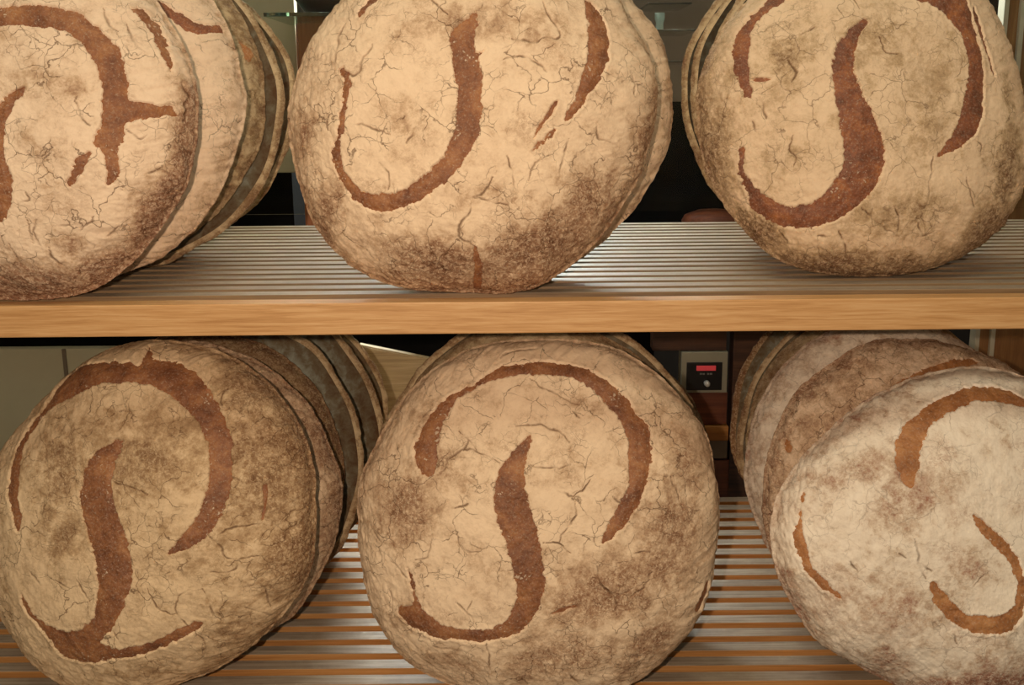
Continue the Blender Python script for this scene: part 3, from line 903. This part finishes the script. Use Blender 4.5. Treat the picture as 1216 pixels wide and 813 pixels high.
# lower right stack
behind(lr, 0.079, 912, 500, -1, 0.168, LO, 27.3, M_ul, 'second loaf of the lower right stack, brownish mottled top with an ochre slash', GL, n_r=220, n_p=760, bran=0.42, alpha=RAD(17),
       scores=[([(725, 94), (690, 85), (640, 92), (590, 112), (548, 132), (545, 142), (590, 128), (640, 113), (690, 103)], *c6), ([(290, 265), (303, 275), (300, 292), (290, 290)], *c6)], smat=S_or, jitter=RAD(5))
behind(lr, 0.156, 888, 480, -1, 0.168, LO, 28.5, M_lr, 'third loaf of the lower right stack, white-floured flank', GL, alpha=RAD(17), bran=0.15, jitter=RAD(5), n_r=190, n_p=600)
behind(lr, 0.233, 881, 486, -1, 0.164, LO, 29.4, M_back, 'fourth loaf of the lower right stack, grey-green rim behind the white loaf', GL, alpha=RAD(17), jitter=RAD(5))
behind(lr, 0.238, 870, 486, -1, 0.166, LO, 30.7, M_back, 'fifth loaf of the lower right stack, grey rim with a brown patch', GL, flip=True, alpha=RAD(17), jitter=RAD(5))
behind(lr, 0.315, 859, 486, -1, 0.164, LO, 31.2, M_back, 'rearmost loaf of the lower right stack, brown face edged by a pale rim', GL, alpha=RAD(17), jitter=RAD(5), bran=0.6, flip=True)

# ------------------------------------------------------------------ shelves
OAK = wood('oak_rail', srgb(178, 126, 72), srgb(206, 154, 98), srgb(224, 178, 124), 0.5, (2.2, 60, 60))
OAKF = wood('oak_slat_side', srgb(154, 102, 52), srgb(188, 132, 74), srgb(206, 154, 94), 0.55, (1.0, 30, 30), 2.0)


OAKU = wood('dull_brown_slat_side', srgb(104, 80, 54), srgb(134, 106, 74), srgb(154, 124, 88), 0.6, (1.0, 30, 30), 9.0)  # duller, darker brown than the sides of the lower slats


def slat_top():
    m = NT('dusty_slat_top')
    co = m.mapping(m.coord(), (1.5, 40, 40))
    n1 = m.noise(co, 6, 6, 0.65, 0.4)
    n2 = m.noise(m.coord(), 30, 5, 0.65)
    n3 = m.noise(m.coord(), 260, 3, 0.7)
    base = m.ramp(n1, [(0.3, srgb(124, 104, 86)), (0.52, srgb(164, 144, 122)), (0.72, srgb(198, 178, 152))])
    dust = m.math('MULTIPLY', m.ramp(n2, [(0.45, 0.0), (0.7, 0.5)]), m.ramp(n3, [(0.35, 0.35), (0.65, 1.0)]))
    base = m.mix(dust, base, srgb(196, 178, 152))
    m.to('Base Color', base)
    m.to('Roughness', 0.48)
    m.to('Specular IOR Level', 0.5)
    m.bump(n1, 0.15, 0.0006)
    return m.m


TOP = slat_top()
NS = 19
PITCH = SHELF_W / NS
SX0, SX1 = -1.0, 1.0


def shelf(zs, label, side):
    root = empty('slatted_shelf', (0, 0, zs), label, 'shelf', 'slatted wooden shelves')
    rail = boxes_mesh('front_rail', [(SX0, 0, -0.0275, SX1, 0.019, 0)], 0.0012)
    link('front_rail', rail, OAK, root)
    for k in range(NS):
        y1 = SHELF_W - k * PITCH
        y0 = y1 - PITCH * 0.61
        if y0 < 0.021:
            continue
        me = boxes_mesh('slat', [(SX0, y0, -0.016, SX1, y1, 0)], 0.0009)
        me.materials.append(side)
        me.materials.append(TOP)
        for p in me.polygons:
            p.material_index = 1 if p.normal.z > 0.6 else 0
        link('slat', me, None, root)
    for x in (-0.86, -0.30, 0.30, 0.86):
        link('crossbar', boxes_mesh('crossbar', [(x - 0.018, 0.019, -0.0275, x + 0.018, SHELF_W - 0.001, -0.0162)], 0.001), OAKF, root)
    return root


shelf(UP, 'upper slatted wooden shelf with an oak front edge', OAKU)
shelf(LO, 'lower slatted wooden shelf, dusty slats with orange sides', OAKF)

# ------------------------------------------------------------------ room behind the shelves
olive = plain('olive_grey_paint', srgb(192, 178, 144), 0.6, 0, 0.06, 8)
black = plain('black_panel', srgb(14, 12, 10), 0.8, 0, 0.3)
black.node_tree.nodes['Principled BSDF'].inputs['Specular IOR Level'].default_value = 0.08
dkbrown = wood('dark_brown_wood', srgb(52, 34, 24), srgb(72, 46, 32), srgb(92, 60, 40), 0.5, (1, 14, 14), 3.0)
redbrown = wood('red_brown_wood', srgb(80, 42, 28), srgb(106, 58, 38), srgb(128, 74, 48), 0.5, (1, 14, 14), 4.0)
terra = wood('terracotta_wood', srgb(140, 84, 50), srgb(164, 100, 62), srgb(180, 114, 72), 0.5, (14, 14, 1), 5.0)
midbrown = wood('mid_brown_wood', srgb(122, 84, 48), srgb(146, 102, 60), srgb(166, 120, 74), 0.5, (20, 20, 1), 6.0)
paletrim = plain('pale_metal_trim', srgb(200, 190, 165), 0.4, 0.0, 0.08)
greybrown = plain('grey_brown_board', srgb(122, 104, 84), 0.6, 0, 0.1, 5)
tanboard = wood('tan_board', srgb(150, 128, 92), srgb(186, 162, 120), srgb(206, 184, 144), 0.6, (1.0, 30, 30), 7.0)
orange = wood('orange_oak', srgb(150, 96, 44), srgb(178, 118, 58), srgb(196, 138, 74), 0.5, (1, 20, 20), 8.0)


def glassy(name, col, rough=0.02, ior=1.45, alpha_mix=0.0):
    m = NT(name)
    m.to('Base Color', (*col, 1))
    m.to('Roughness', rough)
    m.to('Transmission Weight', 1.0)
    m.to('IOR', ior)
    return m.m


def slab(name, x0, y0, x1, y1, Y, depth, mat, parent=None, bevel=0.001, origin=None):
    """upright board whose front face covers photo box x0,y0..x1,y1 at distance Y"""
    a, b = at(x0, y1, Y), at(x1, y0, Y)
    ox = np.array(origin if origin is not None else (0, 0, 0))
    me = boxes_mesh(name, [(a[0] - ox[0], Y - ox[1], a[2] - ox[2], b[0] - ox[0], Y + depth - ox[1], b[2] - ox[2])], bevel)
    return link(name, me, mat, parent)


def structure(o):
    o['kind'] = 'structure'
    return o


YW = 1.75
FZ = -1.10
structure(link('floor', boxes_mesh('floor', [(-1.6, -1.4, FZ - 0.03, 1.6, YW, FZ)]), plain('brown_floor_tile', srgb(70, 56, 44), 0.5, 0, 0.15, 6)))
structure(link('wall_back', boxes_mesh('wall_back', [(-1.6, YW, FZ, 1.6, YW + 0.05, 1.3)]), plain('dark_wall_paint', srgb(40, 34, 29), 0.7, 0, 0.2, 3)))
structure(link('ceiling', boxes_mesh('ceiling', [(-1.6, -1.4, 1.3, 1.6, YW + 0.05, 1.33)]), plain('ceiling_paint', srgb(190, 184, 170), 0.8, 0, 0.05, 3)))
structure(link('wall_left', boxes_mesh('wall_left', [(-1.65, -1.4, FZ, -1.6, YW + 0.05, 1.3)]), plain('left_wall_paint', srgb(140, 132, 112), 0.7, 0, 0.06, 3)))
structure(link('wall_right', boxes_mesh('wall_right', [(1.6, -1.4, FZ, 1.65, YW + 0.05, 1.3)]), plain('right_wall_paint', srgb(120, 104, 84), 0.7, 0, 0.06, 3)))

# rack that carries the shelves: uprights outside the frame
for sx, lab in ((-1, 'oak rack upright carrying the left ends of both shelves'), (1, 'oak rack upright carrying the right ends of both shelves')):
    x = sx * 1.019
    tag(link('rack_upright', boxes_mesh('rack_upright', [(x - 0.018, 0.0, FZ, x + 0.018, SHELF_W, 0.45)], 0.002), OAK), lab, 'post', 'rack uprights')

# glass pane behind the loaves (upper part of the display)
GY = 0.66
pane = glassy('clear_pane', (0.96, 0.99, 0.97), 0.02, 1.2)
gp = structure(link('window_1', boxes_mesh('window_1', [(-1.0, GY, 0.0, 1.0, GY + 0.004, 0.60)]), pane))

# olive cupboard at left
r0 = at(-60, 600, 1.0)
cup = empty('cupboard', (-0.75, 1.0, FZ), 'olive grey cupboard behind the left stacks, dark gap along its middle', 'cupboard')
org = (-0.75, 1.0, FZ)
a_ = at(356, 300, 1.0)
zt = at(60, 399, 1.0)[2]
zm = at(60, 414, 1.0)[2]
zu = at(330, 205, 1.0)[2]
L0 = -1.35
link('lower_panel', boxes_mesh('lower_panel', [(L0 - org[0], 0, 0, at(210, 500, 1.0)[0] - org[0], 0.3, zm - org[2])], 0.002), olive, cup)
link('upper_panel', boxes_mesh('upper_panel', [(L0 - org[0], 0, zu - org[2], at(354, 100, 1.0)[0] - org[0], 0.025, 0.75 - org[2])], 0.002), olive, cup)
link('gap_strip', boxes_mesh('gap_strip', [(L0 - org[0], 0.02, zm - org[2], at(354, 400, 1.0)[0] - org[0], 0.3, zu - org[2])]), black, cup)
link('edge_strip', boxes_mesh('edge_strip', [(at(83, 500, 1.0)[0] - org[0], -0.004, 0.0, at(87, 500, 1.0)[0] - org[0], 0.0, zm - org[2])]), greybrown, cup)

# terracotta post and glass shelf with a bowl
b0 = at(353, 268, 0.95)
b1 = at(440, 22, 0.95)
tp = tag(slab('wooden_post', 353, 285, 470, 26, 0.95, 0.08, terra, None, 0.003), 'reddish brown wooden post under the glass shelf, between the upper left and middle stacks', 'post')
gs = at(335, 24, 0.93)
ge = at(470, 24, 0.93)
greeng = glassy('green_edge_glass', (0.30, 0.55, 0.40), 0.05)
tag(link('glass_shelf', boxes_mesh('glass_shelf', [(gs[0], 0.80, gs[2] - 0.004, ge[0], 1.0, gs[2] + 0.002)], 0.0006), greeng), 'green-edged glass shelf under the brown bowl at upper left', 'shelf')
bw = at(392, 18, 0.88)
bowl = lathe_mesh('bowl', [(0.022, 0), (0.045, 0.008), (0.062, 0.03), (0.068, 0.06), (0.064, 0.06), (0.057, 0.032), (0.04, 0.014), (0.005, 0.011)])
bo = tag(link('bowl', bowl, plain('brown_glaze', srgb(84, 54, 38), 0.35, 0, 0.2)), 'dark brown bowl on the green-edged glass shelf', 'bowl')
bo.location = (bw[0], 0.90, gs[2] + 0.0022)

# dim board and glass shelves with glassware at upper right of the middle stack
slab_o = slab('wall_board', 700, 122, 925, -60, 1.05, 0.03, greybrown, None)
tag(slab_o, 'grey brown board in the dim background between upper middle and right stacks', 'board')
bl = tag(slab('dark_panel', 660, 300, 1010, 122.5, 1.04, 0.04, black, None), 'black panel below the grey brown board, above the upper slats', 'panel')
clear = glassy('shelf_glass', (0.9, 0.97, 0.93))
shz = []
for i, (yy, xa, xb, pos) in enumerate(((3, 770, 822, 'highest'), (35, 770, 828, 'middle'), (72, 770, 822, 'lowest'))):
    p, q = at(xa, yy, 0.84), at(xb, yy, 0.84)
    o = link('glass_shelf', boxes_mesh('glass_shelf', [(p[0], 0.84, p[2] - 0.003, q[0], 0.98, p[2])], 0.0008), clear)
    tag(o, '%s of the three small clear glass shelves beside the upper middle stack' % pos, 'shelf', 'small glass shelves')
    shz.append(p[2])
gl_t = glassy('greenish_glassware', (0.80, 0.92, 0.85), 0.15)
gl_t.node_tree.nodes['Principled BSDF'].inputs['Transmission Weight'].default_value = 0.55
for k, (px, zi, h, rr, lab) in enumerate(((783, 1, 0.030, 0.0085, 'small greenish glass on the middle glass shelf'), (783, 2, 0.030, 0.0085, 'small greenish glass on the lowest glass shelf'))):
    p = at(px, 40, 0.90)
    me = lathe_mesh('drinking_glass', [(rr * 0.7, 0), (rr * 0.8, 0.004), (rr * 0.75, h * .45), (rr, h * .7), (rr, h), (rr * .85, h), (rr * .85, h * .72), (rr * .55, h * .5), (rr * 0.2, h * .45)], 24)
    o = tag(link('drinking_glass', me, gl_t), lab, 'glass', 'greenish glassware')
    o.location = (p[0], 0.90, shz[zi] + 0.0003)
jar = lathe_mesh('jar', [(0.010, 0), (0.012, 0.004), (0.012, 0.018), (0.008, 0.024), (0.008, 0.03), (0.006, 0.03)], 24)
p = at(770.0, 40, 0.93)
o = tag(link('jar', jar, plain('amber_glaze', srgb(170, 112, 56), 0.3, 0, 0.2)), 'small amber jar beside the greenish glass', 'jar')
o.location = (p[0] + 0.004, 0.94, shz[2] + 0.0003)
# dark reddish round thing low at right, behind the upper right stack
p = at(850, 268, 0.86)
basket = lathe_mesh('bread_basket', [(0.035, 0), (0.052, 0.012), (0.055, 0.025), (0.050, 0.034), (0.03, 0.042), (0.008, 0.045)], 36)
o = tag(link('bread_basket', basket, redbrown), 'dark reddish brown round basket low behind the upper right stack', 'basket')
pz = at(850, 275, 0.86)
o.location = (pz[0], 0.88, pz[2] - 0.008)
cnt = at(700, 288, 0.80)
tag(link('back_counter', boxes_mesh('back_counter', [(-0.16, 0.72, pz[2] - 0.030, 0.50, 1.03, pz[2] - 0.0083)], 0.002), black), 'dark back counter under the reddish basket', 'counter')

# right-hand case frame seen past the right stacks
fr = empty('display_frame', (0.74, 0.70, FZ), 'brown wooden case frame with two pale strips at far right', 'frame')
fo = (0.74, 0.70, FZ)
FY = 0.70


def fr_box(name, xa, xb, mat, dy, th):
    xl, xr = at(xa, 210, FY)[0], at(xb, 210, FY)[0]
    link(name, boxes_mesh(name, [(xl - fo[0], dy, 0.0, xr - fo[0], dy + th, 0.6 - fo[2])], 0.0008), mat, fr)


fr_box('pale_strip', 1175, 1180.5, paletrim, 0.0, 0.02)
fr_box('side_board', 1180.5, 1194, midbrown, 0.006, 0.02)
fr_box('pale_strip', 1194, 1199.5, paletrim, 0.0, 0.02)
fr_box('corner_board', 1199.5, 1330, midbrown, 0.006, 0.02)

# tan board leaning between the lower left and lower middle stacks
Yt = 0.64
q = [at(425, 409, Yt + 0.04), at(520, 428, Yt + 0.04), at(535, 640, Yt), at(405, 640, Yt)]
bm = bmesh.new()
fv = [bm.verts.new(v) for v in q]
bv = [bm.verts.new(v + np.array([0, 0.016, 0])) for v in q]
bm.faces.new(fv[::-1])
bm.faces.new(bv)
for i in range(4):
    bm.faces.new((fv[i], fv[(i + 1) % 4], bv[(i + 1) % 4], bv[i]))
bmesh.ops.recalc_face_normals(bm, faces=bm.faces[:])
bmesh.ops.bevel(bm, geom=bm.edges[:], offset=0.002, segments=2, affect='EDGES')
me = bpy.data.meshes.new('wooden_peel')
bm.to_mesh(me)
bm.free()
tag(link('wooden_peel', me, tanboard), 'pale tan wooden board leaning behind the lower left and middle stacks', 'board')
# black backing in the lower opening
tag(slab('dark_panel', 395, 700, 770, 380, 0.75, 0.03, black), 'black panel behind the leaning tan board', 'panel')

# wooden cabinet with control box seen between lower middle and right stacks
KY = 0.72
ko = (0.0, KY, FZ)
cab = empty('oven_cabinet', (0.14 * 0, KY, FZ), 'dark brown wooden cabinet behind the lower middle and right stacks', 'cabinet')


def cab_part(name, x0, y0, x1, y1, mat, dy=0.0, th=0.03):
    a, b = at(x0, y1, KY), at(x1, y0, KY)
    return link(name, boxes_mesh(name, [(a[0], dy, a[2] - FZ, b[0], dy + th, b[2] - FZ)], 0.001), mat, cab)


cab_part('upper_board', 775, 372, 864, 416.5, dkbrown)
cab_part('stile', 864.5, 372, 1000, 590, dkbrown, 0.0)
cab_part('middle_board', 775, 466, 864, 504, redbrown)
cab_part('orange_ledge', 775, 504.5, 864, 522, orange, -0.008, 0.035)
cab_part('grey_strip', 775, 522.5, 864, 545, greybrown)
cab_part('lower_board', 775, 545.5, 1000, 660, redbrown, 0.002)
box_front = KY - 0.004
cb = empty('control_box', (at(838, 440, KY)[0], box_front, at(838, 466, KY)[2]), 'grey framed control box with black faceplate, red display and white knob', 'control box')
co_ = cb.location


def cb_part(name, x0, y0, x1, y1, mat, dy, th, parent=cb, bevel=0.0008):
    a, b = at(x0, y1, KY), at(x1, y0, KY)
    return link(name, boxes_mesh(name, [(a[0] - co_[0], dy, a[2] - co_[2], b[0] - co_[0], dy + th, b[2] - co_[2])], bevel), mat, parent)


cb_part('housing', 808, 417, 864, 465.5, plain('grey_enamel', srgb(150, 146, 126), 0.5, 0, 0.06), 0.0, 0.03)
fp = cb_part('faceplate', 814, 429, 857, 462, plain('black_plastic', srgb(20, 19, 20), 0.35, 0, 0.2), -0.003, 0.004)
m = NT('red_display')
m.to('Base Color', (*srgb(190, 60, 60), 1))
m.to('Emission Color', (*srgb(225, 70, 75), 1))
m.to('Emission Strength', 0.22)
cb_part('display', 826, 432.5, 849, 438.5, m.m, -0.0045, 0.002, bevel=0.0004)
# small pale lettering under the display, only dashes readable
txt = bpy.data.meshes.new('lettering')
bxs = []
for (xa, xb) in ((830, 832.6), (833.4, 836), (838.6, 841), (841.8, 844.6)):
    a, b = at(xa, 443.3, KY), at(xb, 441.3, KY)
    bxs.append((a[0] - co_[0], -0.0036, a[2] - co_[2], b[0] - co_[0], -0.003, b[2] - co_[2]))
link('lettering', boxes_mesh('lettering', bxs), plain('pale_print', srgb(120, 116, 112), 0.6, 0, 0.05), cb)
kn = lathe_mesh('knob', [(0.0046, 0), (0.0046, 0.005), (0.0040, 0.009), (0.0028, 0.010)], 24)
ko_ = link('knob', kn, plain('white_knob', srgb(200, 198, 188), 0.4, 0, 0.05), cb)
kp = at(838, 453, KY)
ko_.location = (kp[0] - co_[0], -0.003, kp[2] - co_[2])
ko_.rotation_euler = (math.pi / 2, 0, 0)

# ------------------------------------------------------------------ light
w = bpy.data.worlds.new('world')
sc.world = w
w.use_nodes = True
w.node_tree.nodes['Background'].inputs[0].default_value = (0.80, 0.86, 0.74, 1)
w.node_tree.nodes['Background'].inputs[1].default_value = 0.25


def lamp(name, typ, loc, energy, col, **kw):
    d = bpy.data.lights.new(name, typ)
    d.energy = energy
    d.color = col
    for k, v in kw.items():
        setattr(d, k, v)
    o = bpy.data.objects.new(name, d)
    COL.objects.link(o)
    o.location = loc
    return o


lamp('camera_flash', 'POINT', (CAM[0] - 0.058, CAM[1] - 0.01, CAM[2] + 0.02), 18.5, (1.0, 0.788, 0.605), shadow_soft_size=0.007)
bk = lamp('back_window_light', 'AREA', (0.0, 1.55, 0.78), 48, (0.95, 1.0, 0.96), shape='RECTANGLE', size=0.45, size_y=0.6)
bk.rotation_euler = (RAD(-65), 0, 0)
dl = lamp('display_lamp', 'POINT', (0.11, 0.72, -0.055), 0.8, (0.93, 1.0, 0.97), shadow_soft_size=0.025)
cl = lamp('ceiling_lamp', 'AREA', (0.0, -0.55, 1.25), 5.0, (0.92, 1.0, 0.86), shape='RECTANGLE', size=1.2, size_y=0.25)

vs = sc.view_settings
vs.view_transform = 'Standard'
vs.look = 'None'
vs.gamma = 1.0
vs.exposure = 0.03
vs.use_curve_mapping = False
